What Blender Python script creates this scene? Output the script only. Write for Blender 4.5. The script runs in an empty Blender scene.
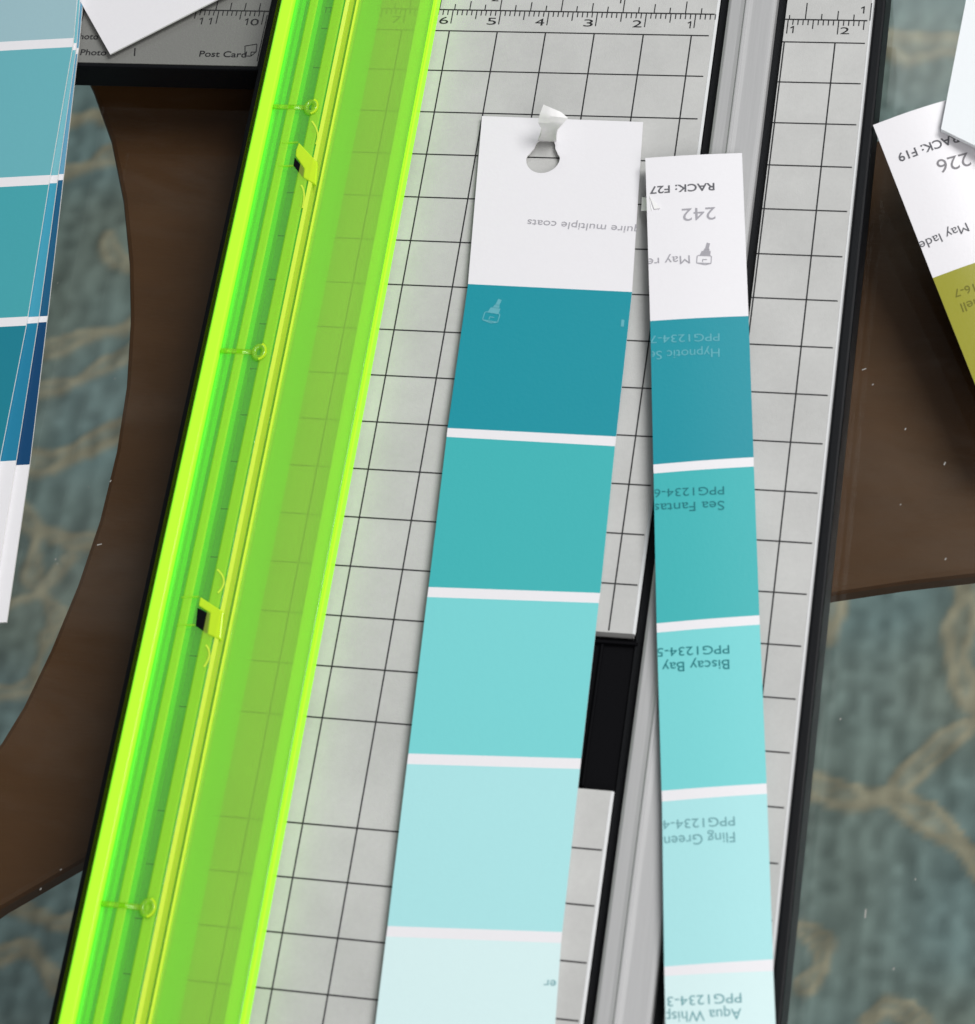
import bpy, bmesh, math, random
import numpy as np
from mathutils import Vector, Matrix
from mathutils.bvhtree import BVHTree

random.seed(7)
S = 0.01                      # everything below is written in centimetres
sc = bpy.context.scene
C = sc.collection

# ------------------------------------------------------------------ camera
CAM = np.array([6.9374494, -30.1887425, 42.4271276])
ROT = np.array([[0.9736848, 0.1468948, -0.1742407],
                [0.0593996, -0.9017044, -0.4282532],
                [-0.2200218, 0.4066338, -0.8867014]])      # rows: image right, image down, forward
FPX, W, H = 2590.6, 975, 1024
cam = bpy.data.cameras.new('camera')
cam.sensor_width = 36
cam.lens = 36 * FPX / H
cam.clip_start, cam.clip_end = 0.02, 20
cam.dof.use_dof = True
cam.dof.focus_distance = 0.525
cam.dof.aperture_fstop = 35
co = bpy.data.objects.new('camera', cam)
C.objects.link(co)
r, d, f = (Vector(v) for v in ROT)
m = Matrix((r, -d, -f)).transposed().to_4x4()
m.translation = Vector(CAM) * S
co.matrix_world = m
sc.camera = co

# ------------------------------------------------------------------ render, world, lamps
sc.render.engine = 'CYCLES'
sc.cycles.use_denoising = True
sc.cycles.max_bounces = 16
sc.cycles.transparent_max_bounces = 24
sc.cycles.transmission_bounces = 12
sc.cycles.caustics_reflective = False
sc.cycles.caustics_refractive = False
sc.view_settings.view_transform = 'Standard'
sc.view_settings.look = 'None'
sc.view_settings.exposure = 0.1
sc.view_settings.gamma = 1
wd = bpy.data.worlds.new('World')
sc.world = wd
wd.use_nodes = True
bg = wd.node_tree.nodes['Background']
bg.inputs[0].default_value = (0.93, 0.97, 1.0, 1)
bg.inputs[1].default_value = 0.12


def lamp(name, loc, aim, sx, sy, watts, col):
    l = bpy.data.lights.new(name, 'AREA')
    l.shape = 'RECTANGLE'
    l.size, l.size_y = sx * S, sy * S
    l.energy = watts
    l.color = col
    o = bpy.data.objects.new(name, l)
    C.objects.link(o)
    o.location = Vector(loc) * S
    o.rotation_euler = (Vector(aim) - Vector(loc)).to_track_quat('-Z', 'Y').to_euler()
    return o


lamp('window_light', (78, 34, 138), (0, -8, -6), 75, 75, 21.0, (0.99, 0.985, 0.97))
lamp('side_window_light', (70, -110, 105), (0, -12, -3), 90, 80, 10.0, (1.0, 0.975, 0.97))
lamp('far_window_light', (8, 118, 122), (0, 0, 0), 60, 62, 3.6, (0.9, 0.98, 1.0))


# ------------------------------------------------------------------ helpers
def at(x, y, z):
    """point of the plane at height z seen at picture position x, y"""
    dd = ROT.T @ np.array([(x - W / 2) / FPX, (y - H / 2) / FPX, 1.0])
    p = CAM + dd * ((z - CAM[2]) / dd[2])
    return Vector((p[0], p[1], z))


def lin(c):
    return tuple(((v / 255) / 12.92 if v / 255 < .04045 else ((v / 255 + .055) / 1.055) ** 2.4) for v in c)


def mat(name, col, rough=.5, spec=.5, metal=0., var=0., vscale=60., bump=0., bscale=300., stretch=None, smudge=0.):
    mt = bpy.data.materials.new(name)
    mt.use_nodes = True
    nt = mt.node_tree
    b = nt.nodes['Principled BSDF']
    b.inputs['Base Color'].default_value = (*col, 1)
    b.inputs['Roughness'].default_value = rough
    b.inputs['Specular IOR Level'].default_value = spec
    b.inputs['Metallic'].default_value = metal
    tc = nt.nodes.new('ShaderNodeTexCoord')
    src = tc.outputs['Object']
    if stretch:
        mp = nt.nodes.new('ShaderNodeMapping')
        mp.inputs['Scale'].default_value = stretch
        nt.links.new(src, mp.inputs[0])
        src = mp.outputs[0]
    if var:
        n = nt.nodes.new('ShaderNodeTexNoise')
        n.inputs['Scale'].default_value = vscale
        n.inputs['Detail'].default_value = 6
        nt.links.new(src, n.inputs['Vector'])
        mx = nt.nodes.new('ShaderNodeMix')
        mx.data_type = 'RGBA'
        mx.inputs[6].default_value = (*[max(0, c * (1 - var)) for c in col], 1)
        mx.inputs[7].default_value = (*[min(1, c * (1 + var)) for c in col], 1)
        nt.links.new(n.outputs['Fac'], mx.inputs[0])
        nt.links.new(mx.outputs[2], b.inputs['Base Color'])
    if smudge:
        n3 = nt.nodes.new('ShaderNodeTexNoise')
        n3.inputs['Scale'].default_value = 38
        n3.inputs['Detail'].default_value = 8
        n3.inputs['Roughness'].default_value = .65
        nt.links.new(src, n3.inputs['Vector'])
        r3 = nt.nodes.new('ShaderNodeMapRange')
        r3.inputs[1].default_value, r3.inputs[2].default_value = .35, .7
        r3.inputs[3].default_value, r3.inputs[4].default_value = 1 - smudge, 1 + smudge * .4
        nt.links.new(n3.outputs['Fac'], r3.inputs[0])
        m3 = nt.nodes.new('ShaderNodeMix')
        m3.data_type = 'RGBA'
        m3.blend_type = 'MULTIPLY'
        m3.inputs[0].default_value = 1
        nt.links.new(b.inputs['Base Color'].links[0].from_socket, m3.inputs[6])
        nt.links.new(r3.outputs[0], m3.inputs[7])
        nt.links.new(m3.outputs[2], b.inputs['Base Color'])
        r4 = nt.nodes.new('ShaderNodeMapRange')
        r4.inputs[3].default_value, r4.inputs[4].default_value = max(0, rough - .12), min(1, rough + .12)
        nt.links.new(n3.outputs['Fac'], r4.inputs[0])
        nt.links.new(r4.outputs[0], b.inputs['Roughness'])
    if bump:
        n2 = nt.nodes.new('ShaderNodeTexNoise')
        n2.inputs['Scale'].default_value = bscale
        n2.inputs['Detail'].default_value = 4
        nt.links.new(src, n2.inputs['Vector'])
        bp = nt.nodes.new('ShaderNodeBump')
        bp.inputs['Strength'].default_value = bump
        bp.inputs['Distance'].default_value = .0004
        nt.links.new(n2.outputs['Fac'], bp.inputs['Height'])
        nt.links.new(bp.outputs[0], b.inputs['Normal'])
    return mt


def obj(name, bm, mats, parent=None, smooth=False, bevel=0, solid=0, rim=0):
    me = bpy.data.meshes.new(name)
    for v in bm.verts:
        v.co *= S
    bm.normal_update()
    bm.to_mesh(me)
    bm.free()
    for mm in (mats if isinstance(mats, (list, tuple)) else [mats]):
        me.materials.append(mm)
    if smooth:
        for p in me.polygons:
            p.use_smooth = True
    o = bpy.data.objects.new(name, me)
    C.objects.link(o)
    if parent:
        o.parent = parent
        o.matrix_parent_inverse = Matrix.Translation(-parent.location)
    if solid:
        md = o.modifiers.new('thickness', 'SOLIDIFY')
        md.thickness = solid * S
        md.offset = -1
        md.material_offset_rim = rim
        es = o.modifiers.new('edges', 'EDGE_SPLIT')
        es.split_angle = math.radians(40)
    if bevel:
        md = o.modifiers.new('bevel', 'BEVEL')
        md.width = bevel * S
        md.segments = 2
        md.limit_method = 'ANGLE'
    return o


def empty(name, loc=(0, 0, 0)):
    o = bpy.data.objects.new(name, None)
    C.objects.link(o)
    o.location = Vector(loc) * S
    o.empty_display_size = .02
    return o


def tag(o, label=None, cat=None, group=None, kind=None):
    for k, v in (('label', label), ('category', cat), ('group', group), ('kind', kind)):
        if v:
            o[k] = v
    return o


def box(bm, x0, x1, y0, y1, z0, z1, mi=0):
    vs = [bm.verts.new((x, y, z)) for z in (z0, z1) for y in (y0, y1) for x in (x0, x1)]
    for q in ((0, 2, 3, 1), (4, 5, 7, 6), (0, 1, 5, 4), (2, 6, 7, 3), (0, 4, 6, 2), (1, 3, 7, 5)):
        bm.faces.new([vs[i] for i in q]).material_index = mi


def quad(bm, pts, mi=0):
    fc = bm.faces.new([bm.verts.new(p) for p in pts])
    fc.material_index = mi
    return fc


def extrude_profile(bm, prof, y0, y1, mi=0):
    """closed (x, z) outline, counter-clockwise seen from -y, pushed along y"""
    a = [bm.verts.new((x, y0, z)) for x, z in prof]
    b = [bm.verts.new((x, y1, z)) for x, z in prof]
    n = len(prof)
    for i in range(n):
        j = (i + 1) % n
        bm.faces.new([a[i], a[j], b[j], b[i]]).material_index = mi
    bm.faces.new(a[::-1]).material_index = mi
    bm.faces.new(b).material_index = mi


def prism(bm, outline, z0, z1, mi=0):
    """closed xy outline with a thickness; outline counter-clockwise"""
    a = [bm.verts.new((p[0], p[1], z0)) for p in outline]
    b = [bm.verts.new((p[0], p[1], z1)) for p in outline]
    n = len(a)
    for i in range(n):
        j = (i + 1) % n
        bm.faces.new([a[i], a[j], b[j], b[i]]).material_index = mi
    bm.faces.new(a[::-1]).material_index = mi
    bm.faces.new(b).material_index = mi


def ccw(pts):
    s = sum(pts[i][0] * pts[(i + 1) % len(pts)][1] - pts[(i + 1) % len(pts)][0] * pts[i][1] for i in range(len(pts)))
    return pts if s > 0 else pts[::-1]


def line(bm, p, q, w, mi=0, z=None):
    p, q = Vector(p), Vector(q)
    dv = (q - p)
    dv.z = 0
    n = Vector((-dv.y, dv.x, 0)).normalized() * (w / 2)
    if z is not None:
        p.z = q.z = z
    quad(bm, (p - n, q - n, q + n, p + n), mi)


def one(bm, x, y, h, z, mi):
    line(bm, (x, y, z), (x, y + h, z), .026, mi)
    line(bm, (x - .055, y + h * .72, z + .0004), (x, y + h - .01, z + .0004), .024, mi)


def text_bm(bm, s, p0, p1, height, mi=0, z=None, surf=None, clip=None, bold=0.0, lift=.006):
    """writing from p0 to p1 along its baseline; surf: BVH the writing lies on; clip: (point, normal) to cut away"""
    cu = bpy.data.curves.new('t', 'FONT')
    cu.body = s
    cu.size = 1
    cu.offset = bold
    to = bpy.data.objects.new('t', cu)
    C.objects.link(to)
    dg = bpy.context.evaluated_depsgraph_get()
    me = bpy.data.meshes.new_from_object(to.evaluated_get(dg))
    bpy.data.objects.remove(to)
    tb = bmesh.new()
    tb.from_mesh(me)
    bpy.data.meshes.remove(me)
    xs = [v.co.x for v in tb.verts]
    x0, x1 = min(xs), max(xs)
    p0, p1 = Vector(p0), Vector(p1)
    ax = p1 - p0
    ax.z = 0
    L = ax.length
    ax.normalize()
    ay = Vector((-ax.y, ax.x, 0))
    for v in tb.verts:
        v.co = p0 + ax * ((v.co.x - x0) / (x1 - x0) * L) + ay * (v.co.y / .73 * height)
    if clip:
        bmesh.ops.bisect_plane(tb, geom=tb.verts[:] + tb.edges[:] + tb.faces[:], plane_co=clip[0], plane_no=clip[1], clear_outer=True)
    for v in tb.verts:
        if surf:
            h = surf.ray_cast(Vector((v.co.x, v.co.y, 20)), Vector((0, 0, -1)))
            if h[0] is None:
                h = surf.find_nearest(v.co)
            v.co.z = h[0].z + lift
        else:
            v.co.z = z
    tb.normal_update()
    for fc in tb.faces:
        fc.material_index = mi
        if fc.normal.z < 0:
            fc.normal_flip()
    me = bpy.data.meshes.new('t')
    tb.to_mesh(me)
    tb.free()
    n0 = len(bm.faces)
    bm.from_mesh(me)
    bm.faces.ensure_lookup_table()
    for fc in bm.faces[n0:]:
        fc.material_index = mi
    bpy.data.meshes.remove(me)


# ------------------------------------------------------------------ materials
def paper(name, rgb, rough=.36, k=1.0):
    return mat(name, tuple(min(.84, c * k * (.90 if min(rgb) > 225 else .88)) for c in lin(rgb)), rough, .42, var=.012, vscale=900, bump=.05, bscale=1500)


M = {}
M['black'] = mat('black_plastic', (.004, .0045, .006), .5, .16, bump=.12, bscale=2600)
M['black_matt'] = mat('black_recess', (.003, .003, .004), .65, .06, bump=.1, bscale=2000)
M['deck'] = mat('grey_deck_plastic', (.52, .52, .51), .55, .35, var=.05, vscale=1100, bump=.16, bscale=3400, smudge=.12)
M['arm_face'] = mat('grey_arm_plastic', (.19, .19, .18), .55, .3, var=.04, vscale=1300, bump=.2, bscale=2600)  # grey darkened to hold the trimmer's shade over the arm
M['ink'] = mat('black_print', (.02, .02, .022), .6, .2, var=.3, vscale=900)
M['rail'] = mat('satin_aluminium', (.43, .43, .435), .5, .35, metal=0., smudge=.1, var=.05, vscale=500, bump=.12, bscale=1500, stretch=(1, .05, 1))
M['deck_edge'] = mat('white_deck_edge', (.62, .63, .64), .4, .5, var=.02)  # light on the right-facing bevels put in as a paler deck grey
M['wood'] = mat('dark_brown_wood', (.088, .033, .011), .55, .25, smudge=.07, var=.13, vscale=55, bump=.12, bscale=400, stretch=(1, 3.5, 1))
M['white'] = paper('white_card', (238, 236, 240))
M['white_core'] = mat('white_paper_core', (.84, .83, .83), .7, .2, var=.02, vscale=900)
M['text_dark'] = mat('grey_print', lin((95, 95, 100)), .6, .2, var=.1, vscale=700)
M['text_grey'] = mat('mid_grey_print', lin((130, 128, 132)), .6, .2, var=.1, vscale=700)
M['text_mid'] = mat('light_grey_print', lin((160, 158, 165)), .6, .2, var=.1, vscale=700)
M['text_teal'] = mat('teal_print', lin((35, 118, 124)), .6, .2, var=.1, vscale=700)
M['text_pale'] = mat('pale_teal_print', lin((96, 168, 180)), .6, .2, var=.1, vscale=700)
M['text_grey_teal'] = mat('grey_teal_print', lin((112, 160, 166)), .6, .2, var=.1, vscale=700)
M['text_olive'] = mat('olive_print', lin((110, 108, 40)), .6, .2, var=.1, vscale=700)


def fresnel(nt, ior):
    """the same reflectance from inside and outside, since the sheet does not bend light"""
    fr = nt.nodes.new('ShaderNodeFresnel')
    ge = nt.nodes.new('ShaderNodeNewGeometry')
    mr = nt.nodes.new('ShaderNodeMapRange')
    mr.inputs[3].default_value = ior
    mr.inputs[4].default_value = 1 / ior
    nt.links.new(ge.outputs['Backfacing'], mr.inputs[0])
    nt.links.new(mr.outputs[0], fr.inputs[0])
    return fr


def plastic(name, tint, body, clear, glow, gloss=.5):
    """see-through fluorescent sheet: tinted clear + a body that scatters"""
    mt = bpy.data.materials.new(name)
    mt.use_nodes = True
    nt = mt.node_tree
    nt.nodes.clear()
    N = nt.nodes.new
    out = N('ShaderNodeOutputMaterial')
    tr = N('ShaderNodeBsdfTransparent')
    tr.inputs[0].default_value = (*tint, 1)
    df = N('ShaderNodeBsdfDiffuse')
    df.inputs[0].default_value = (*body, 1)
    tl = N('ShaderNodeBsdfTranslucent')
    tl.inputs[0].default_value = (*body, 1)
    m1 = N('ShaderNodeMixShader')
    m1.inputs[0].default_value = glow
    nt.links.new(df.outputs[0], m1.inputs[1])
    nt.links.new(tl.outputs[0], m1.inputs[2])
    m2 = N('ShaderNodeMixShader')
    m2.inputs[0].default_value = 1 - clear
    nt.links.new(tr.outputs[0], m2.inputs[1])
    nt.links.new(m1.outputs[0], m2.inputs[2])
    # slight streaks along the extrusion
    tc = N('ShaderNodeTexCoord')
    mp = N('ShaderNodeMapping')
    mp.inputs['Scale'].default_value = (1, .04, .3)
    ns = N('ShaderNodeTexNoise')
    ns.inputs['Scale'].default_value = 420
    ns.inputs['Detail'].default_value = 3
    nt.links.new(tc.outputs['Object'], mp.inputs[0])
    nt.links.new(mp.outputs[0], ns.inputs['Vector'])
    mr = N('ShaderNodeMapRange')
    mr.inputs[3].default_value = 1 - clear - .03
    mr.inputs[4].default_value = min(1, 1 - clear + .03)
    nt.links.new(ns.outputs['Fac'], mr.inputs[0])
    nt.links.new(mr.outputs[0], m2.inputs[0])
    gl = N('ShaderNodeBsdfGlossy')
    gl.inputs['Roughness'].default_value = .12
    fr = fresnel(nt, 1.45)
    mu = N('ShaderNodeMath')
    mu.operation = 'MULTIPLY'
    mu.inputs[1].default_value = gloss
    nt.links.new(fr.outputs[0], mu.inputs[0])
    m3 = N('ShaderNodeMixShader')
    nt.links.new(mu.outputs[0], m3.inputs[0])
    nt.links.new(m2.outputs[0], m3.inputs[1])
    nt.links.new(gl.outputs[0], m3.inputs[2])
    nt.links.new(m3.outputs[0], out.inputs[0])
    return mt


M['lid'] = plastic('green_clear_plastic', (.84, 1, .52), (.68, 1, .27), .57, .6)
M['lid_channel'] = plastic('green_channel_plastic', (.68, .97, .48), (.45, .97, .30), .74, .5)
M['lid_thin'] = plastic('green_thin_plastic', (.55, .65, .05), (.50, .68, .01), .84, .5, .25)
M['lid_rib'] = plastic('yellow_green_rib', (.80, 1, .2), (.82, 1, .10), .10, .25)
M['lid_deep'] = plastic('deep_green_rib', (.50, .95, .10), (.36, .90, .02), .35, .4)
M['lid_pin'] = plastic('yellow_green_pin', (.85, 1, .35), (.75, 1, .15), .72, .4, 1)
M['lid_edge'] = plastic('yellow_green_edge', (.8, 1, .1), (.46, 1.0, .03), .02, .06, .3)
M['lid_ridge'] = plastic('yellow_green_ridge', (.85, 1, .4), (.72, 1, .14), .66, .3)
M['lid_latch'] = plastic('yellow_latch', (.9, 1, .2), (.72, 1, .04), .25, .1, .8)


nt = M['lid_edge'].node_tree                     # fluorescent dye: emission added so edges and back wall glow onto the deck
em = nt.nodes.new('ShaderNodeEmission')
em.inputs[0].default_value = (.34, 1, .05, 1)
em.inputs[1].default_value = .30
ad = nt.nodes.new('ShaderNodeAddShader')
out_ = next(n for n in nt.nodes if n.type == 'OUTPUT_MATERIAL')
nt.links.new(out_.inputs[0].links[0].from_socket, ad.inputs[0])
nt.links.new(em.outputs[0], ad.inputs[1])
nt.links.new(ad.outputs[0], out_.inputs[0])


def glass_mat():
    mt = bpy.data.materials.new('clear_glass')
    mt.use_nodes = True
    nt = mt.node_tree
    nt.nodes.clear()
    N = nt.nodes.new
    out = N('ShaderNodeOutputMaterial')
    tr = N('ShaderNodeBsdfTransparent')
    tr.inputs[0].default_value = (.93, .97, .955, 1)
    gl = N('ShaderNodeBsdfGlossy')
    gl.inputs['Roughness'].default_value = .03
    fr = fresnel(nt, 1.5)
    ml = N('ShaderNodeMixShader')
    half = N('ShaderNodeMath')
    half.operation = 'MULTIPLY'
    half.inputs[1].default_value = .55
    nt.links.new(fr.outputs[0], half.inputs[0])
    nt.links.new(half.outputs[0], ml.inputs[0])
    # thin film of wiped dust; its pale haze also stands in for reflections
    tc, mp, ns = N('ShaderNodeTexCoord'), N('ShaderNodeMapping'), N('ShaderNodeTexNoise')
    mp.inputs['Rotation'].default_value = (0, 0, .5)
    mp.inputs['Scale'].default_value = (1, 3.2, 1)
    ns.inputs['Scale'].default_value = 11
    ns.inputs['Detail'].default_value = 9
    ns.inputs['Roughness'].default_value = .68
    ns.inputs['Distortion'].default_value = .8
    nt.links.new(tc.outputs['Object'], mp.inputs[0])
    nt.links.new(mp.outputs[0], ns.inputs['Vector'])
    mr = N('ShaderNodeMapRange')
    mr.inputs[1].default_value, mr.inputs[2].default_value = .48, .78
    mr.inputs[4].default_value = .024
    nt.links.new(ns.outputs['Fac'], mr.inputs[0])
    df = N('ShaderNodeBsdfDiffuse')
    df.inputs[0].default_value = (.6, .6, .58, 1)
    md = N('ShaderNodeMixShader')
    nt.links.new(mr.outputs[0], md.inputs[0])
    nt.links.new(tr.outputs[0], md.inputs[1])
    nt.links.new(df.outputs[0], md.inputs[2])
    nt.links.new(md.outputs[0], ml.inputs[1])
    nt.links.new(gl.outputs[0], ml.inputs[2])
    nt.links.new(ml.outputs[0], out.inputs[0])
    return mt


M['glass'] = glass_mat()

# ------------------------------------------------------------------ rug far below the glass
RZ = -46.0


def rug():
    xs = np.concatenate([np.linspace(-90, -47, 12), np.arange(-46, 11, .2), np.linspace(12, 60, 12)])
    ys = np.concatenate([np.linspace(-60, -21, 12), np.arange(-20, 40, .2), np.linspace(41, 110, 14)])
    X, Y = np.meshgrid(xs, ys)
    lines_px = [                                   # woven beige branches: points, width in cm
        ([(770, 770), (800, 785), (850, 796), (890, 801), (925, 818), (975, 858), (1040, 920)], 1.15),
        ([(890, 798), (915, 776), (945, 745), (985, 716), (1060, 680)], .95),
        ([(962, 560), (966, 610), (958, 660), (968, 705), (985, 716)], 1.2),
        ([(815, 560), (832, 605), (828, 640)], 1.0),
        ([(802, 930), (822, 945), (824, 972), (806, 985)], .75),
        ([(868, 1022), (885, 1006), (905, 1010), (925, 1030)], .8),
        ([(870, 40), (910, 52), (960, 50), (1020, 40)], 1.5),
        ([(60, 130), (95, 118), (130, 125)], 1.0), ([(60, 176), (90, 170), (130, 150)], 1.0),
        ([(40, 356), (80, 343), (125, 332), (160, 310)], .9),
        ([(40, 392), (80, 385), (108, 368), (150, 350)], .8),
        ([(20, 470), (60, 462), (100, 440), (140, 425)], 1.2),
        ([(10, 505), (40, 535), (70, 545), (110, 540)], .9),
        ([(40, 535), (35, 580), (60, 620)], .8), ([(0, 610), (40, 600), (70, 560)], .7),
        ([(-20, 700), (30, 690), (50, 640)], .8), ([(-10, 960), (30, 950), (60, 985)], .9),
        ([(20, 905), (60, 925), (90, 920)], .8), ([(110, 240), (118, 262), (130, 270)], .9),
        ([(300, 240), (420, 380), (560, 460), (700, 440)], 1.1), ([(250, 700), (420, 640), (560, 460)], 1.1),
    ]
    pat = np.zeros_like(X)
    rng = np.random.default_rng(3)
    wob = (np.sin(X * 2.1 + np.sin(Y * 1.7)) + np.sin(Y * 2.6 + 1.3 * np.sin(X * 1.3))) * .10
    for pts, w in lines_px:
        P = [at(a, b, RZ) for a, b in pts]
        dist = np.full_like(X, 1e9)
        for p, q in zip(P[:-1], P[1:]):
            dx, dy = q.x - p.x, q.y - p.y
            t = np.clip(((X - p.x) * dx + (Y - p.y) * dy) / (dx * dx + dy * dy), 0, 1)
            dist = np.minimum(dist, np.hypot(X - p.x - t * dx, Y - p.y - t * dy))
        dd = dist + wob
        band = np.clip((w * .5 - dd) / .12, 0, 1) * (1 - .5 * np.clip((w * .17 - np.abs(dd)) / .1, 0, 1))
        pat = np.maximum(pat, band)
    # yarn loops
    def noise(scale, seed):
        g = np.random.default_rng(seed).random((400, 400))
        u, v = (X / scale + 500) % 398, (Y / scale + 500) % 398
        i, j = np.floor(u).astype(int), np.floor(v).astype(int)
        a, b = u - i, v - j
        a, b = a * a * (3 - 2 * a), b * b * (3 - 2 * b)
        return (g[i, j] * (1 - a) + g[i + 1, j] * a) * (1 - b) + (g[i, j + 1] * (1 - a) + g[i + 1, j + 1] * a) * b
    n1, n2, n3 = noise(.42, 1), noise(.9, 2), noise(4.5, 5)
    ribs = .5 + .5 * np.sin(X * 6.5 + 2.5 * noise(1.3, 8) * 2)
    Z = RZ + .16 * n1 + .12 * n2 + .07 * ribs + .18 * pat
    tone = .58 + .50 * n1 + .24 * n2 + .24 * ribs
    teal = np.stack([.228 * np.ones_like(X), .282 * np.ones_like(X), .290 * np.ones_like(X)], -1)
    grey = np.array([.235, .255, .235])
    wq = np.clip((n3 - .35) * 2.2, 0, 1)[..., None]
    base = teal * (1 - wq) + grey * wq
    beige = np.array([.42, .345, .26])
    col = .82 * (base * (1 - pat[..., None]) + beige * pat[..., None]) * tone[..., None]
    ny, nx = X.shape
    me = bpy.data.meshes.new('rug')
    co_ = np.stack([X, Y, Z], -1).reshape(-1, 3) * S
    idx = np.arange(nx * ny).reshape(ny, nx)
    fc = np.stack([idx[:-1, :-1], idx[:-1, 1:], idx[1:, 1:], idx[1:, :-1]], -1).reshape(-1, 4)
    me.vertices.add(len(co_))
    me.vertices.foreach_set('co', co_.ravel())
    me.loops.add(fc.size)
    me.loops.foreach_set('vertex_index', fc.ravel().astype(np.int32))
    me.polygons.add(len(fc))
    me.polygons.foreach_set('loop_start', np.arange(0, fc.size, 4, dtype=np.int32))
    me.polygons.foreach_set('use_smooth', np.ones(len(fc), bool))
    me.update(calc_edges=True)
    ca = me.color_attributes.new('yarn', 'FLOAT_COLOR', 'POINT')
    ca.data.foreach_set('color', np.concatenate([np.clip(col, 0, 1).reshape(-1, 3), np.ones((nx * ny, 1))], 1).ravel().astype(np.float32))
    mt = mat('woven_wool', (.1, .2, .2), .95, .1, bump=.8, bscale=900)
    nt = mt.node_tree
    at_ = nt.nodes.new('ShaderNodeAttribute')
    at_.attribute_name = 'yarn'
    nt.links.new(at_.outputs['Color'], nt.nodes['Principled BSDF'].inputs['Base Color'])
    me.materials.append(mt)
    o = bpy.data.objects.new('rug', me)
    C.objects.link(o)
    tag(o, 'teal woven rug with beige branching pattern seen through the glass', 'rug')


rug()

# ------------------------------------------------------------------ glass table
GZ = -1.2
table = tag(empty('glass_table', (-3, -9, GZ)), 'glass topped coffee table with a dark brown curved wooden base', 'table')
bm = bmesh.new()
prism(bm, [(-70, -55), (45, -55), (45, 60), (-70, 60)], GZ - .9, GZ)
obj('glass_top', bm, M['glass'], table)
bm = bmesh.new()
WZ = -2.5
arc_left = [(-60, -200), (30, -40), (92, 90), (110, 140), (122, 200), (128, 262), (129, 320), (125, 385), (115, 450), (98, 520), (76, 585), (49, 650), (22, 706), (0, 742), (-60, 812), (-150, 890)]
arc_low = [(-140, 990), (-60, 948), (0, 907), (78, 862), (200, 797), (330, 740), (470, 689), (620, 642), (740, 612), (832, 593), (905, 582), (975, 574), (1120, 566), (1300, 580)]
arc_up = [(1300, -80), (1120, 30), (975, 105), (920, 132), (860, 142), (800, 135), (740, 100), (690, 40), (650, -60), (610, -200)]
outline = ccw([at(x, y, WZ) for x, y in arc_left + arc_low + arc_up])
prism(bm, outline, WZ - .55, WZ)
obj('wooden_base', bm, M['wood'], table, bevel=.12)

# ------------------------------------------------------------------ paper trimmer
trim = tag(empty('paper_trimmer', (-3.5, -10, GZ)), 'grey and black paper trimmer with gridded deck and fluorescent green guard', 'paper trimmer')
YT, YB = 1.05, -27.0            # far and near end of the decks
bm = bmesh.new()
B = GZ + .02
# floor of the body, side rims and far rim
box(bm, -9.72, 2.6, YB - .4, YT + .5, B, -.45)
box(bm, -9.9, -9.3, YB - .6, YT + .9, B, -.02)
box(bm, 2.525, 2.74, YB - .6, YT + .9, B, -.03)
box(bm, -9.298, 2.523, YT + .03, YT + .898, B + .001, -.035)
obj('frame', bm, M['black'], trim, bevel=.05)

GRID_W = .028


def deck(x0, x1, notch=None):
    bm = bmesh.new()
    z0, z1 = -.445, 0
    if notch:
        ya, yb, xn = notch
        pts = ccw([(x0, YB), (x1, YB), (x1, yb), (xn, yb), (xn, ya), (x1, ya), (x1, YT), (x0, YT)])
        prism(bm, pts, z0, z1)
        return bm, pts
    box(bm, x0, x1, YB, YT, z0, z1)
    return bm, None


# left deck with a finger notch beside the rail
NY0, NY1, NX = -12.95, -15.92, -1.9
bm, pts = deck(-9.29, -.60, (NY0, NY1, NX))
zl = .004
GX0, GX1 = -9.0, -.62
for k in range(0, 27):
    y = -k - (.03 if k == 0 else 0)
    if abs(y - NY1) < .12:
        continue
    xe = NX - .02 if NY1 - .03 < y < NY0 + .03 else (-.68 if k < 8 else -.62)
    line(bm, (GX0, y, zl), (xe, y, zl), GRID_W, 1)
for n in range(2, 10):
    line(bm, (-n, -.03, zl + .0006), (-n, YB, zl + .0006), GRID_W, 1)
line(bm, (-1.03, -.03, zl + .0006), (-1.03, NY0 + .03, zl + .0006), GRID_W, 1)
RY = .49                        # the ruler's line
line(bm, (-9.0, RY, zl), (-.62, RY, zl), .03, 1)
for k in range(6, 91):          # millimetres below the line
    x = -.0 - k * .1
    h = .34 if k % 10 == 0 else (.22 if k % 5 == 0 else .13)
    line(bm, (x, RY, zl + .0012), (x, RY - h, zl + .0012), .022, 1)
for k in range(1, 29):          # eighths of an inch above it
    x = .06 - k * 2.54 / 8
    if x < -.64:
        h = .42 if k % 8 == 0 else (.30 if k % 4 == 0 else (.22 if k % 2 == 0 else .14))
        line(bm, (x, RY, zl + .0012), (x, RY + h, zl + .0012), .022, 1)
one(bm, -1.08, RY - .35, .17, zl + .002, 1)
for n in range(2, 9):
    text_bm(bm, str(n), (-n - .25, RY - .35, 0), (-n - .06, RY - .35, 0), .18, 1, z=zl + .002)
one(bm, .06 - 2.54 - .08, RY + .23, .17, zl + .002, 1)
for n in (2, 3):
    x = .06 - 2.54 * n
    text_bm(bm, str(n), (x - (.13 if n == 1 else .22), RY + .23, 0), (x - .07, RY + .23, 0), .17, 1, z=zl + .002)
cutting_deck = obj('cutting_deck', bm, [M['deck'], M['ink']], trim)
bm = bmesh.new()
for ya, yb in ((NY0 + .002, YT - .002), (YB + .002, NY1 - .002)):
    extrude_profile(bm, [(-.598, -.10), (-.56, -.10), (-.545, -.03), (-.598, .006)], ya, yb)
obj('deck_rim', bm, M['deck_edge'], cutting_deck)
bm = bmesh.new()                # black well showing through the notch
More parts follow.
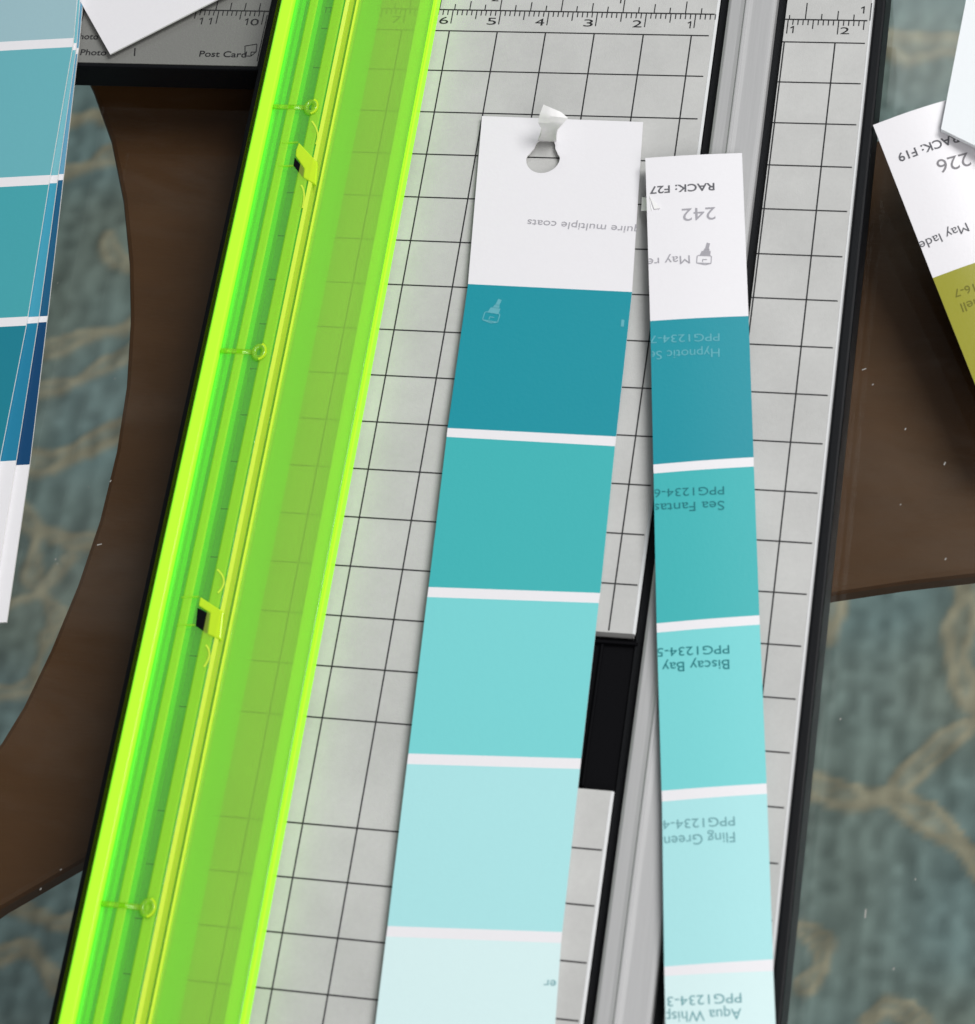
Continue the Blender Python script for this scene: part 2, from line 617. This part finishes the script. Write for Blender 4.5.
box(bm, NX + .004, -.42, NY1 + .004, NY0 - .004, -.443, -.22)
box(bm, NX + .1, -.50, NY0 - .16, NY0 - .10, -.219, -.12)
box(bm, NX + .30, NX + .36, NY1 + .1, NY0 - .17, -.219, -.17)
box(bm, -1.17, -1.12, NY1 + .1, NY0 - .17, -.219, -.15)
obj('finger_well', bm, M['black_matt'], trim, bevel=.015)

# right deck
bm, _ = deck(.80, 2.465)
for k in range(0, 27):
    y = -k - (.14, .09, .04, .01)[k] if k < 4 else -k + (0 if k < 6 else .04)
    line(bm, (.80, y, zl), (2.42, y, zl), GRID_W, 1)
for n, x in ((1, .835), (2, 1.835)):
    line(bm, (x, -.14, zl + .0006), (x, YB, zl + .0006), GRID_W, 1)
RY = .40
line(bm, (.80, RY, zl), (2.42, RY, zl), .03, 1)
for k in range(0, 17):
    x = .86 + k * .1
    if x < 2.45:
        h = .34 if k % 10 == 0 else (.22 if k % 5 == 0 else .13)
        line(bm, (x, RY, zl + .0012), (x, RY - h, zl + .0012), .022, 1)
for k in range(0, 6):
    x = .88 + k * 2.54 / 8
    h = (.10, .40, .14, .22, .14, .42)[k]
    line(bm, (x, RY, zl + .0012), (x, RY + h, zl + .0012), .022, 1)
one(bm, .98, RY - .33, .17, zl + .002, 1)
text_bm(bm, '2', (1.91, RY - .33, 0), (2.09, RY - .33, 0), .17, 1, z=zl + .002)
one(bm, 2.33, RY + .17, .17, zl + .002, 1)
side_deck = obj('side_deck', bm, [M['deck'], M['ink']], trim)
bm = bmesh.new()
extrude_profile(bm, [(2.467, -.10), (2.52, -.10), (2.50, -.02), (2.467, .006)], YB + .002, YT - .002)
obj('deck_rim', bm, M['deck_edge'], side_deck)

# aluminium cutting rail with its ridge
bm = bmesh.new()
extrude_profile(bm, [(-.36, -.44), (.61, -.44), (.61, .10), (.575, .145), (.52, .15), (.14, .135), (.07, .15), (.045, .185), (.0, .185), (-.02, .15), (-.10, .125), (-.30, .11), (-.36, .06)], YB, YT)
obj('cutting_rail', bm, M['rail'], trim, bevel=.012)
bm = bmesh.new()                # black cutting strips either side of the rail
box(bm, -.545, -.365, YB, YT, -.443, -.16)
box(bm, .615, .795, YB, YT, -.443, -.14)
obj('blade_channel', bm, M['black'], trim)

# green guard
G0, G1 = -27.5, 3.2
bm = bmesh.new()
# main plate, thickening towards its right edge
extrude_profile(bm, [(-7.90, .36), (-6.55, .36), (-6.235, .36), (-6.235, .52), (-6.55, .52), (-7.90, .50)], G0, G1)
guard = obj('guard', bm, M['lid'], trim, bevel=.02)
bm = bmesh.new()                # raised channel over the hinge
extrude_profile(bm, [(-9.045, .66), (-7.98, .66), (-7.98, .76), (-9.045, .76)], G0, G1)
obj('hinge_channel', bm, M['lid_channel'], guard, bevel=.02)
bm = bmesh.new()                # flange reaching down over the black rim
extrude_profile(bm, [(-9.66, .02), (-9.36, .02), (-9.36, .66), (-9.44, .60), (-9.56, .36), (-9.66, .10)], G0, G1)
extrude_profile(bm, [(-9.58, .27), (-9.545, .27), (-9.545, .375), (-9.58, .375)], G0, G1)
obj('flange', bm, M['lid_thin'], guard)
bm = bmesh.new()                # thick glowing back wall
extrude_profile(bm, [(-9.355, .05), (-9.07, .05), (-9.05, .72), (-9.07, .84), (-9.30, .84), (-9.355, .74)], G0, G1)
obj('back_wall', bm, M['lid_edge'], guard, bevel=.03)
bm = bmesh.new()                # ribs under the channel and down to the plate, added for refracted light streaks
extrude_profile(bm, [(-8.70, .30), (-8.55, .30), (-8.50, .655), (-8.76, .655)], G0, G1)
extrude_profile(bm, [(-9.02, .50), (-8.99, .50), (-8.99, .655), (-9.02, .655)], G0, G1)
extrude_profile(bm, [(-8.22, .34), (-8.02, .34), (-7.982, .655), (-8.26, .655)], G0, G1)
extrude_profile(bm, [(-7.975, .30), (-7.90, .30), (-7.90, .77), (-7.975, .79)], G0, G1)
extrude_profile(bm, [(-7.83, .28), (-7.785, .28), (-7.785, .56), (-7.83, .56)], G0, G1)
extrude_profile(bm, [(-6.56, .33), (-6.25, .30), (-6.25, .357), (-6.56, .357)], G0, G1)
obj('rib', bm, M['lid_rib'], guard)
bm = bmesh.new()                # low ridges added on the channel's top to give yellow light streaks
for x0, x1 in ((-8.74, -8.56), (-8.24, -8.02)):
    extrude_profile(bm, [(x0, .761), (x1, .761), (x1 - .03, .785), (x0 + .03, .785)], G0, G1)
obj('ridge', bm, M['lid_ridge'], guard)
bm = bmesh.new()  # rib added under the plate for a saturated band of refracted light
extrude_profile(bm, [(-7.76, .30), (-7.40, .33), (-7.36, .357), (-7.76, .357)], G0, G1)
obj('rib', bm, M['lid_deep'], guard)
bm = bmesh.new()
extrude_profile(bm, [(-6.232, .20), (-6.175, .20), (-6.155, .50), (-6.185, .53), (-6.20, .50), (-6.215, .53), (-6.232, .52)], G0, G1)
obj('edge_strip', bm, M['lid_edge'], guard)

def pin(px, py):
    """clear moulded boss with a stem running to the back wall"""
    p = at(px, py, .80)
    bm = bmesh.new()
    box(bm, -9.04, p.x - .12, p.y - .05, p.y + .05, .762, .785)
    n, k = 20, 8
    rings = []
    for a in range(n):
        t = a * 2 * math.pi / n
        rings.append([bm.verts.new((p.x + (.10 + .055 * math.cos(b * 2 * math.pi / k)) * math.cos(t), p.y + (.13 + .055 * math.cos(b * 2 * math.pi / k)) * math.sin(t), .785 + .055 * math.sin(b * 2 * math.pi / k))) for b in range(k)])
    for a in range(n):
        A, B_ = rings[a], rings[(a + 1) % n]
        for b in range(k):
            bm.faces.new([A[b], A[(b + 1) % k], B_[(b + 1) % k], B_[b]])
    o = obj('hinge_pin', bm, M['lid_pin'], guard, smooth=True)
    bm = bmesh.new()                # bright crescent on the right side of the boss
    pts = [(math.radians(-80 + 14 * q)) for q in range(12)]
    for a, b in zip(pts[:-1], pts[1:]):
        line(bm, (p.x + .135 * math.cos(a), p.y + .165 * math.sin(a), .83), (p.x + .135 * math.cos(b), p.y + .165 * math.sin(b), .83), .045)
    obj('pin_lip', bm, M['lid_latch'], guard, solid=.03)


for q in ((314, 107), (262, 352), (151, 908)):
    pin(*q)


def latch(wall, hole, arcs, lines):
    """square latch opening with glowing walls and moulded half rings"""
    Z = .80
    bm = bmesh.new()
    prism(bm, ccw([at(a, b, Z) for a, b in wall]), .70, Z)
    obj('latch', bm, M['lid_latch'], guard, bevel=.025)
    bm = bmesh.new()
    prism(bm, ccw([at(a, b, .775) for a, b in hole]), .764, .775)
    obj('latch_opening', bm, M['black_matt'], guard)
    for q in arcs + lines:
        bm = bmesh.new()
        P = [at(a, b, .79) for a, b in q]
        if len(P) == 3:
            P = [P[0] * ((1 - t) ** 2) + (P[1] * 2 - (P[0] + P[2]) * .5) * (2 * t * (1 - t)) + P[2] * (t * t) for t in [u / 10 for u in range(11)]]
        for a, b in zip(P[:-1], P[1:]):
            line(bm, a, b, .032)
        obj('moulded_ring', bm, M['lid_pin'] if len(q) == 2 else M['lid_rib'], guard, solid=.025)


latch([(301.5, 142), (320.4, 162), (318.8, 185), (305.8, 177.5), (307, 168.5), (298.3, 156), (298.6, 150)],
      [(297.6, 157.5), (306.8, 168.8), (305.6, 177), (296.4, 165.5)],
      [[(314.7, 121), (320.4, 132.5), (318.8, 144)], [(304, 185), (307, 194), (305.3, 208)]], [[(285, 143), (301, 142)], [(281, 166), (296, 165.5)]])
latch([(203.2, 596.6), (227, 612), (223.7, 640), (210.4, 634.4), (213, 613), (201.3, 605.6)],
      [(200.7, 608), (212.4, 613.8), (209.9, 633.5), (199, 626)],
      [[(220.4, 569.5), (227, 581), (221, 593)], [(209, 645), (212.5, 655), (207, 667)]], [[(184.3, 597.4), (202, 596.6)], [(180, 625), (198, 625)]])

guard.location.x = -.06 * S

# extending measuring arm under the far left corner
arm = obj('extension_arm', bmesh.new(), M['black'], trim)
bpy.data.objects.remove(arm)
AZ = -.40
bm = bmesh.new()
box(bm, -24, -9.905, -.80, 3.4, GZ + .03, AZ - .02)
arm = obj('extension_arm', bm, M['black'], trim, bevel=.04)
bm = bmesh.new()
box(bm, -23.8, -10.08, -.72, 3.2, AZ - .05, AZ)
az = AZ + .004
ARY = .66
line(bm, (-23.5, ARY, az), (-10.08, ARY, az), .03, 1)
for k in range(0, 130):
    x = -10.18 - k * .1
    h = .34 if k % 10 == 0 else (.22 if k % 5 == 0 else .13)
    line(bm, (x, ARY, az + .001), (x, ARY - h, az + .001), .022, 1)
for k in range(0, 30):
    x = -10.3 - k * 2.54 / 8
    line(bm, (x, ARY, az + .001), (x, ARY + (.4 if k % 8 == 3 else .2), az + .001), .022, 1)
for n in range(10, 16):
    x = -10.18 - (n - 10)
    one(bm, x - .32, ARY - .36, .17, az + .002, 1)
    if n == 11:
        one(bm, x - .12, ARY - .36, .17, az + .002, 1)
    else:
        text_bm(bm, str(n)[1], (x - .25, ARY - .36, 0), (x - .07, ARY - .36, 0), .17, 1, z=az + .002)
text_bm(bm, 'Post Card', at(199, 56.5, AZ), at(246, 57.5, AZ), .15, 1, z=az + .002, bold=.012)
for a, b in (((245, 46), (257, 44)), ((245, 46), (245, 56)), ((257, 44), (256, 52)), ((245, 56), (251, 56)), ((251, 56), (256, 52)), ((251, 56), (251, 52)), ((251, 52), (256, 52))):
    line(bm, at(*a, az + .0005), at(*b, az + .0005), .02, 1)
line(bm, (-10.1, ARY - .1, az), (-10.1, -.6, az), .02, 1)
text_bm(bm, 'Photo', at(80, 55, AZ), at(106, 55.5, AZ), .15, 1, z=az + .002, bold=.012)
text_bm(bm, 'Photo', at(74, 39, AZ), at(98, 39.5, AZ), .15, 1, z=az + .002, bold=.012)
line(bm, at(135, 48, az), at(134.5, 56, az), .03, 1)
obj('measuring_face', bm, [M['arm_face'], M['ink']], arm)


# ------------------------------------------------------------------ paint strips
def loft(rows, colours, nu=10, step=.35, curl=None):
    """rows: (left px, right px, z left, z right); colours[i] between row i and i+1"""
    bm = bmesh.new()
    prev = None
    for i in range(len(rows) - 1):
        L0, R0 = at(*rows[i][0], rows[i][2]), at(*rows[i][1], rows[i][3])
        L1, R1 = at(*rows[i + 1][0], rows[i + 1][2]), at(*rows[i + 1][1], rows[i + 1][3])
        n = max(1, int((L1 - L0).length / step))
        for k in range(n + 1):
            if k == 0 and prev is not None:
                continue
            t = k / n
            a, b = L0.lerp(L1, t), R0.lerp(R1, t)
            cur = []
            for u in range(nu + 1):
                p = a.lerp(b, u / nu)
                if curl:
                    p.z += curl(u / nu, i + t)
                cur.append(bm.verts.new(p))
            if prev is not None:
                for u in range(nu):
                    bm.faces.new([prev[u], cur[u], cur[u + 1], prev[u + 1]]).material_index = colours[i]
            prev = cur
    return bm


def paint_can(bm, cx, cy, s, z, mi, surf=None, ang=0):
    """small printed emblem: a paint pot with a brush standing in it"""
    pl = [[(-.5, 0), (-.5, .55), (-.42, .62), (.42, .62), (.5, .55), (.5, 0), (-.5, 0)],
          [(-.5, .0), (.1, -.12), (.5, 0)], [(-.1, .1), (-.1, .3), (.2, .3)],
          ]
    ca, sa = math.cos(ang), math.sin(ang)
    o = at(cx, cy, z)
    n0 = len(bm.faces)
    def T(p):
        v = Vector((o.x + s * (p[0] * ca - p[1] * sa), o.y + s * (p[0] * sa + p[1] * ca), z))
        if surf:
            h = surf.ray_cast(Vector((v.x, v.y, 20)), Vector((0, 0, -1)))
            if h[0] is not None:
                v.z = h[0].z + .006
        return v
    for p in pl:
        for a, b in zip(p[:-1], p[1:]):
            line(bm, T(a), T(b), .018, mi)
    for poly in ([(-.34, .58), (.40, .58), (.42, 1.0), (-.22, .98)], [(-.1, 1.0), (.34, 1.02), (.30, 1.22), (-.02, 1.2)], [(.02, 1.22), (.28, 1.24), (.34, 1.62), (.1, 1.68)]):
        quad(bm, [T(p) for p in poly], mi)


def strip(name, bm, mats, parent=None, thick=.03, core=None):
    bm.normal_update()
    surf = BVHTree.FromBMesh(bm)
    if sum(fc.normal.z for fc in bm.faces) < 0:
        bmesh.ops.reverse_faces(bm, faces=bm.faces[:])
    mats = list(mats) + [M['white_core']]
    o = obj(name, bm, mats, parent, smooth=True, solid=thick, rim=20)
    return o, surf


COL = {
    'hypnotic': paper('deep_teal_print', (20, 149, 165)), 'fantasy': paper('sea_teal_print', (64, 183, 186)),
    'bay': paper('aqua_print', (123, 215, 217)), 'fling': paper('pale_aqua_print', (174, 231, 234)),
    'whisper': paper('faint_aqua_print', (218, 244, 245)),
    'olive': paper('olive_print_field', (156, 154, 46)),
    'l_pale': paper('left_pale_print', (160, 195, 204)), 'l_soft': paper('left_soft_teal_print', (108, 182, 192)),
    'l_teal': paper('left_teal_print', (72, 168, 178)), 'l_deep': paper('left_deep_teal_print', (30, 130, 150)),
    'm_soft': paper('middle_soft_print', (120, 188, 200)), 'm_teal': paper('middle_blue_teal_print', (66, 160, 188)),
    'm_deep': paper('middle_blue_print', (34, 128, 164)),
    'n_soft': paper('under_soft_print', (100, 160, 190)), 'n_deep': paper('under_navy_print', (26, 92, 130)), 'n_navy': paper('under_dark_navy_print', (14, 68, 112)),
}
SW = [M['white'], COL['hypnotic'], COL['fantasy'], COL['bay'], COL['fling'], COL['whisper']]
SEG = [0, 1, 0, 2, 0, 3, 0, 4, 0, 5]

# --- centre strip: the wider cut piece
rows = [((482, 116), (643, 122), .12, .10), ((468, 284), (632, 292), .20, .14), ((447.6, 428), (616.2, 436.5), .22, .10),
        ((446.6, 436.8), (615, 446.2), .22, .10), ((428.6, 587), (600.2, 593), .24, .08), ((427.2, 597), (598.8, 603), .24, .08),
        ((408.4, 753.5), (581.2, 758.5), .24, .07), ((407, 764), (580, 769), .24, .07), ((387.6, 926), (562.2, 932), .22, .07),
        ((386.2, 936.5), (561, 943), .22, .07), ((364, 1116), (548, 1124), .2, .07)]
centre = tag(empty('paint_strip', at(510, 560, .1)), 'wider teal paint strip with a torn hang hole lying across the grid', 'paint strip')
# the printed part below the white head
bm = loft(rows[1:], SEG[1:], nu=12)
# the white head is a fine sheet so that its hang hole can be cut
hb = bmesh.new()
TL, TR, BL, BR = at(482, 116, .12), at(643, 122, .10), at(468, 284, .20), at(632, 292, .14)
hc = at(543, 158.5, .13)
hr = .335
def hole_r(ang):
    # round below, tapering to a narrow torn top where the tab was pushed out
    if ang <= 0:
        return hr
    return min(hr / (abs(math.cos(ang)) + .46 * math.sin(ang)), .43 / max(.01, math.sin(ang)))


corners = [TL, BL, BR, TR]
angles = sorted([2 * math.pi * k / 72 - math.pi for k in range(72)] + [math.atan2(c.y - hc.y, c.x - hc.x) for c in corners])


def border(a):
    """where the ray from the hole's centre leaves the sheet"""
    dx, dy = math.cos(a), math.sin(a)
    best = None
    for p, q in zip(corners, corners[1:] + corners[:1]):
        ex, ey = q.x - p.x, q.y - p.y
        det = dx * ey - dy * ex
        if abs(det) < 1e-9:
            continue
        t = ((p.x - hc.x) * ey - (p.y - hc.y) * ex) / det
        u = ((p.x - hc.x) * dy - (p.y - hc.y) * dx) / det
        if t > 0 and -1e-6 <= u <= 1 + 1e-6 and (best is None or t < best[0]):
            best = (t, p.lerp(q, u))
    return best[1]


loops = []
for a in angles:
    R_ = hole_r(a) * (1 + (.03 * math.sin(7 * a) + .02 * math.sin(13 * a) if a > 0 else 0))
    x, y = hc.x + R_ * math.cos(a), hc.y + R_ * math.sin(a)
    t = (y - TL.y) / (BL.y - TL.y)
    p0, p1 = Vector((x, y, .11 + .06 * t)), border(a)
    loops.append([hb.verts.new(p0.lerp(p1, w)) for w in (0, .15, .4, .7, 1)])
for A, B_ in zip(loops, loops[1:] + loops[:1]):
    for k in range(4):
        hb.faces.new([A[k], A[k + 1], B_[k + 1], B_[k]])
bmesh.ops.recalc_face_normals(hb, faces=hb.faces[:])
head, head_s = strip('strip_head', hb, [M['white']], centre)
body, body_s = strip('swatch_band', bm, SW, centre)
# pushed-out paper tab curling out of the hole
tb = bmesh.new()
spine = [((538.5, 140), (556.5, 141), .14, -.02), ((541, 134.5), (556, 135.5), .36, -.09), ((541.5, 129), (557, 130), .56, -.06), ((538, 122.5), (563, 124), .70, .03), ((539.5, 115), (568, 118), .78, .06), ((543.5, 104.5), (561, 112), .82, .02)]
prev = None
for L_, R_, z, dip in spine:
    cur = [tb.verts.new(at(L_[0] + (R_[0] - L_[0]) * u, L_[1] + (R_[1] - L_[1]) * u, z + dip * (1 if u in (.35, .7) else 0))) for u in (0, .35, .7, 1)]
    if prev:
        for u in range(3):
            tb.faces.new([prev[u], prev[u + 1], cur[u + 1], cur[u]])
    prev = cur
bmesh.ops.subdivide_edges(tb, edges=tb.edges[:], cuts=2, use_grid_fill=True, smooth=.35)
obj('paper_tab', tb, M['white_core'], centre, smooth=True, solid=.03)
# white sliver standing at the cut between the two pieces
tb = bmesh.new()
quad(tb, [at(642, 197, .16), at(641, 211, .16), at(651.5, 210, .41), at(649.5, 198, .41)])
quad(tb, [at(649.5, 196, .415), at(654, 209, .42), at(660.5, 208, .425)])
obj('paper_burr', tb, M['white_core'], centre, solid=.012)
# writing
cl = (at(638.2, 222, .12), (at(640, 200, .1) - at(560, 196, .1)).normalized())
for nm, s_, p0, p1, hh, sf, cc, mm in (('coat_note', 'quire multiple coats', at(640.5, 226.5, .15), at(528, 219.5, .15), .165, head_s, cl, 'text_mid'),
                                   ('swatch_name', 'er', at(556, 980, .1), at(544, 979.5, .1), .15, body_s, None, 'text_grey_teal')):
    bm = bmesh.new()
    text_bm(bm, s_, p0, p1, hh, 0, surf=sf, clip=cc)
    obj(nm, bm, M[mm], centre)
bm = bmesh.new()
a0 = math.atan2(*(at(468, 284, .2) - at(632, 292, .2)).yx)
paint_can(bm, 490, 321, .30, .2, 0, body_s, -.12)
for v in bm.verts:
    h = body_s.find_nearest(v.co)
    v.co.z = h[0].z + .006
obj('emblem', bm, [M['text_pale']], centre)
bm = bmesh.new()
quad(bm, [at(621, 318, .2), at(624, 318.2, .2), at(623.4, 325, .2), at(620.4, 325, .2)])
for v in bm.verts:
    h = body_s.find_nearest(v.co)
    v.co.z = h[0].z + .006
obj('swatch_code', bm, [M['text_pale']], centre)

# --- right strip: the narrower cut piece lying over the rail
rows = [((645.3, 158), (742, 153), .40, .30), ((650.2, 321), (748.6, 316), .40, .28), ((653.3, 464.6), (753.6, 457.2), .38, .26),
        ((653.6, 473.5), (753.9, 466.5), .38, .26), ((656.6, 623.4), (759.4, 615.3), .36, .25), ((656.9, 632.7), (759.8, 624.6), .36, .25),
        ((661.6, 790.8), (766.6, 783.5), .35, .25), ((662, 801.6), (767, 793.8), .35, .25), ((664.2, 966.6), (773.0, 959.3), .35, .25),
        ((664.4, 976), (773.3, 971), .35, .25), ((667, 1110), (779, 1103), .35, .25)]
right = tag(empty('paint_strip', at(705, 560, .3)), 'narrow printed paint strip in teal shades lying over the metal rail', 'paint strip')
bm = loft(rows, SEG, nu=8, curl=lambda u, t: .02 * math.sin(u * math.pi))
rb, rs = strip('swatch_band', bm, SW, right)


def edge_clip(x, y, z=.36):
    n = at(x, y, z) - at(x + 60, y - 3, z)
    return (at(x, y, z), n.normalized())


def rtext(s, p0, p1, h, mi, clip=None, bold=0.):
    tbm = bmesh.new()
    text_bm(tbm, s, at(*p0, .33), at(*p1, .36), h, 0, surf=rs, clip=clip, bold=bold)
    nm = 'rack_number' if mi in (0, 5) else 'coat_note' if mi == 1 else 'swatch_code' if s[-2] == '-' else 'swatch_name'
    obj(nm, tbm, M[('text_dark', 'text_mid', 'text_pale', 'text_teal', 'text_grey_teal', 'text_mid')[mi]], right)


rtext('RACK: F27', (714.5, 183.5), (650, 188), .17, 0, bold=.015)
rtext('242', (715.5, 207.5), (682, 209.5), .29, 5)
rtext('May re', (690, 256.5), (647, 260), .19, 1, edge_clip(649, 260))
rtext('Hypnotic Sea', (719.5, 348.5), (643, 353), .19, 2, edge_clip(652.2, 350))
rtext('PPG1234-7', (719.5, 333.5), (650, 337), .17, 2, edge_clip(651.6, 337))
rtext('Sea Fantasy', (724, 500.5), (646, 505), .19, 3, edge_clip(655.4, 506))
rtext('PPG1234-6', (724, 486), (654, 490), .17, 3, edge_clip(655, 490))
rtext('Biscay Bay', (729, 659), (662, 663), .19, 3, edge_clip(658.6, 664))
rtext('PPG1234-5', (729, 644.5), (657, 648.5), .17, 3, edge_clip(658, 650))
rtext('Fling Green', (734.5, 831.5), (664, 836.5), .19, 4, edge_clip(663, 836))
rtext('PPG1234-4', (734.5, 816), (662.5, 820.5), .17, 4, edge_clip(663, 820))
rtext('Aqua Whisper', (741, 1008), (650, 1013), .19, 4, edge_clip(666, 1010))
rtext('PPG1234-3', (741, 992.5), (667, 997), .17, 4, edge_clip(666, 997))
bm = bmesh.new()
paint_can(bm, 704, 264, .27, .33, 0, rs, .05)
for v in bm.verts:
    h = rs.find_nearest(v.co)
    v.co.z = h[0].z + .006
obj('emblem', bm, [M['text_mid']], right)

# --- fan of three strips at the far left
SL = (-232, 17)


def fan(name, edge, segs, mats, z0, z1, label):
    rows = []
    ys = [p[1] for p in edge]
    for (x, y) in edge:
        t = min(1, max(0, (y - 90) / 380))
        z = z0 + (z1 - z0) * t
        rows.append(((x + SL[0], y + SL[1]), (x, y), z - .05, z))
    bm = loft(rows, segs, nu=10, curl=lambda u, t: .06 * math.sin(u * math.pi))
    e = tag(empty(name, at(edge[3][0] - 100, edge[3][1], z0)), label, 'paint strip', 'paint strips fanned at the left edge')
    strip('swatch_band', bm, mats, e, thick=.045)
    return e


fan('paint_strip', [(90, -80), (78.5, 48), (77.5, 54), (63.7, 174), (62.9, 180), (47.5, 316), (46.6, 322), (29.5, 464.5), (6.6, 622)], [1, 0, 1, 0, 2, 0, 3, 0],
    [M['white'], COL['n_soft'], COL['n_deep'], COL['n_navy']], -.28, -1.08, 'lowest strip of the left fan with a navy sliver and long white end')
fan('paint_strip', [(86, -80), (76.5, 43), (75.7, 50), (58, 175), (57, 183), (38.8, 316.5), (37.6, 323), (16, 460.5), (-8, 610)], [1, 0, 1, 0, 2, 0, 3, 0],
    [M['white'], COL['m_soft'], COL['m_teal'], COL['m_deep']], -.20, -1.00, 'middle strip of the left fan showing a blue sliver above white')
fan('paint_strip', [(84, -80), (73.5, 38), (72.3, 47), (50.2, 175), (48.6, 184.5), (27.5, 316.5), (26, 325.5), (0, 458), (-30, 605)], [1, 0, 2, 0, 3, 0, 4, 0],
    [M['white'], COL['l_pale'], COL['l_soft'], COL['l_teal'], COL['l_deep']], -.12, -.92, 'topmost strip of the left fan with broad pale to deep teal blocks')

# --- white card on the measuring arm
bm = bmesh.new()
tip, ea, eb = at(110, 54, -.24), at(62, -31, -.30), at(300, -43, -.22)
ed = ea + eb - tip
n = 6
g = [[tip.lerp(ea, i / n) + (eb - tip) * (j / n) for j in range(n + 1)] for i in range(n + 1)]
gv = [[bm.verts.new(p) for p in row] for row in g]
for i in range(n):
    for j in range(n):
        bm.faces.new([gv[i][j], gv[i][j + 1], gv[i + 1][j + 1], gv[i + 1][j]])
o, _ = strip('blank_card', bm, [M['white']], thick=.035)
tag(o, 'blank white card corner lying on the measuring arm of the trimmer', 'card')

# --- strip with rack number F19 leaning on the trimmer's rim
e1, e2 = (873, 125), (933, 278)
za, zb = .06, -.95
rows = []
sx, sy = 188, -62           # picture step across the strip
for (x, y, z) in ((873, 125, .05), (932.8, 278, -.55), (1000, 447, -1.0)):
    rows.append(((x, y), (x + sx, y + sy), z, max(-1.12, z - .12)))
leaning = tag(empty('paint_strip', at(933, 278, -.6)), 'white and olive paint strip leaning on the right rim of the trimmer', 'paint strip')
bm = loft(rows, [0, 1], nu=16, curl=lambda u, t: .05 * math.sin(min(1, u * 2.2) * math.pi))
ob, os_ = strip('swatch_band', bm, [M['white'], COL['olive']], leaning)


def otext(s, p0, p1, h, mi, bold=0., clip=None):
    z = os_.ray_cast(at(*p0, 0) + Vector((0, 0, 10)), Vector((0, 0, -1)))
    zz = -.3 if z[0] is None else z[0].z
    tbm = bmesh.new()
    text_bm(tbm, s, at(*p0, zz), at(*p1, zz), h, 0, surf=os_, bold=bold, clip=clip)
    nm = 'coat_note' if 'May' in s else 'rack_number' if mi != 1 else 'swatch_code' if s[-2] == '-' else 'swatch_name'
    obj(nm, tbm, M[('text_dark', 'text_olive', 'text_grey')[mi]], leaning)


otext('RACK: F19', (956.5, 134.5), (897, 155.5), .18, 0, bold=.015)
otext('226', (967.5, 153), (935.5, 163), .29, 2)
otext('May lade', (966, 224), (918, 243), .19, 0)
otext('PPG1216-7', (1010, 275), (953, 292), .17, 1)
otext('Moss Shell', (1020, 288), (960, 306), .19, 1)

# --- thick white card over its corner
bm = bmesh.new()
zt = .13
p1, p2, p3 = at(941, 129, zt), at(966, 0, zt + .1), at(975, 145.5, zt - .02)
u1, u2 = (p2 - p1) * 2.2, (p3 - p1).normalized() * 7
quad(bm, [p1, p1 + u2, p1 + u1 + u2, p1 + u1])
if bm.faces[:] and (bm.normal_update() or bm.faces[:][0].normal.z < 0):
    bmesh.ops.reverse_faces(bm, faces=bm.faces[:])
o = obj('blank_card', bm, paper('cool_white_card', (240, 244, 250)), solid=.10, bevel=.01)
tag(o, 'thick white card overlapping the olive strip at the upper right', 'card')

# ------------------------------------------------------------------ lint on the glass
bm = bmesh.new()
marks = [(865, 918, 1.5, 9), (893, 970, 2, 2.5), (944, 465, 2.5, 3), (862, 370, 7, 1.5), (960, 345, 2, 3), (872, 385, 3, 1), (110, 482, 2, 2), (97, 545, 8, 1), (40, 890, 2, 2), (60, 870, 3, 1), (55, 560, 2, 1.5), (945, 560, 2, 2), (100, 800, 2, 1), (900, 505, 2, 1), (905, 430, 1.5, 2), (840, 720, 1.5, 2), (915, 880, 1.5, 1.5)]
for x, y, w, h in marks:
    a, b = at(x, y, GZ + .01), at(x + w * .6, y - h, GZ + .02)
    line(bm, a, b, .022)
for _ in range(16):
    x, y = random.uniform(0, 975), random.uniform(90, 1024)
    if 250 - (y - 90) * .2 < x < 870 - y * .1:
        continue
    a = at(x, y, GZ + .008)
    t = random.uniform(0, 6.28)
    l = random.uniform(.015, .06)
    line(bm, a, a + Vector((l * math.cos(t), l * math.sin(t), 0)), random.uniform(.008, .016))
o = obj('lint', bm, mat('pale_lint', (.36, .35, .33), .9, .1, var=.2, vscale=800))
tag(o, 'pale specks of dust and lint scattered on the glass', 'dust', kind='stuff')
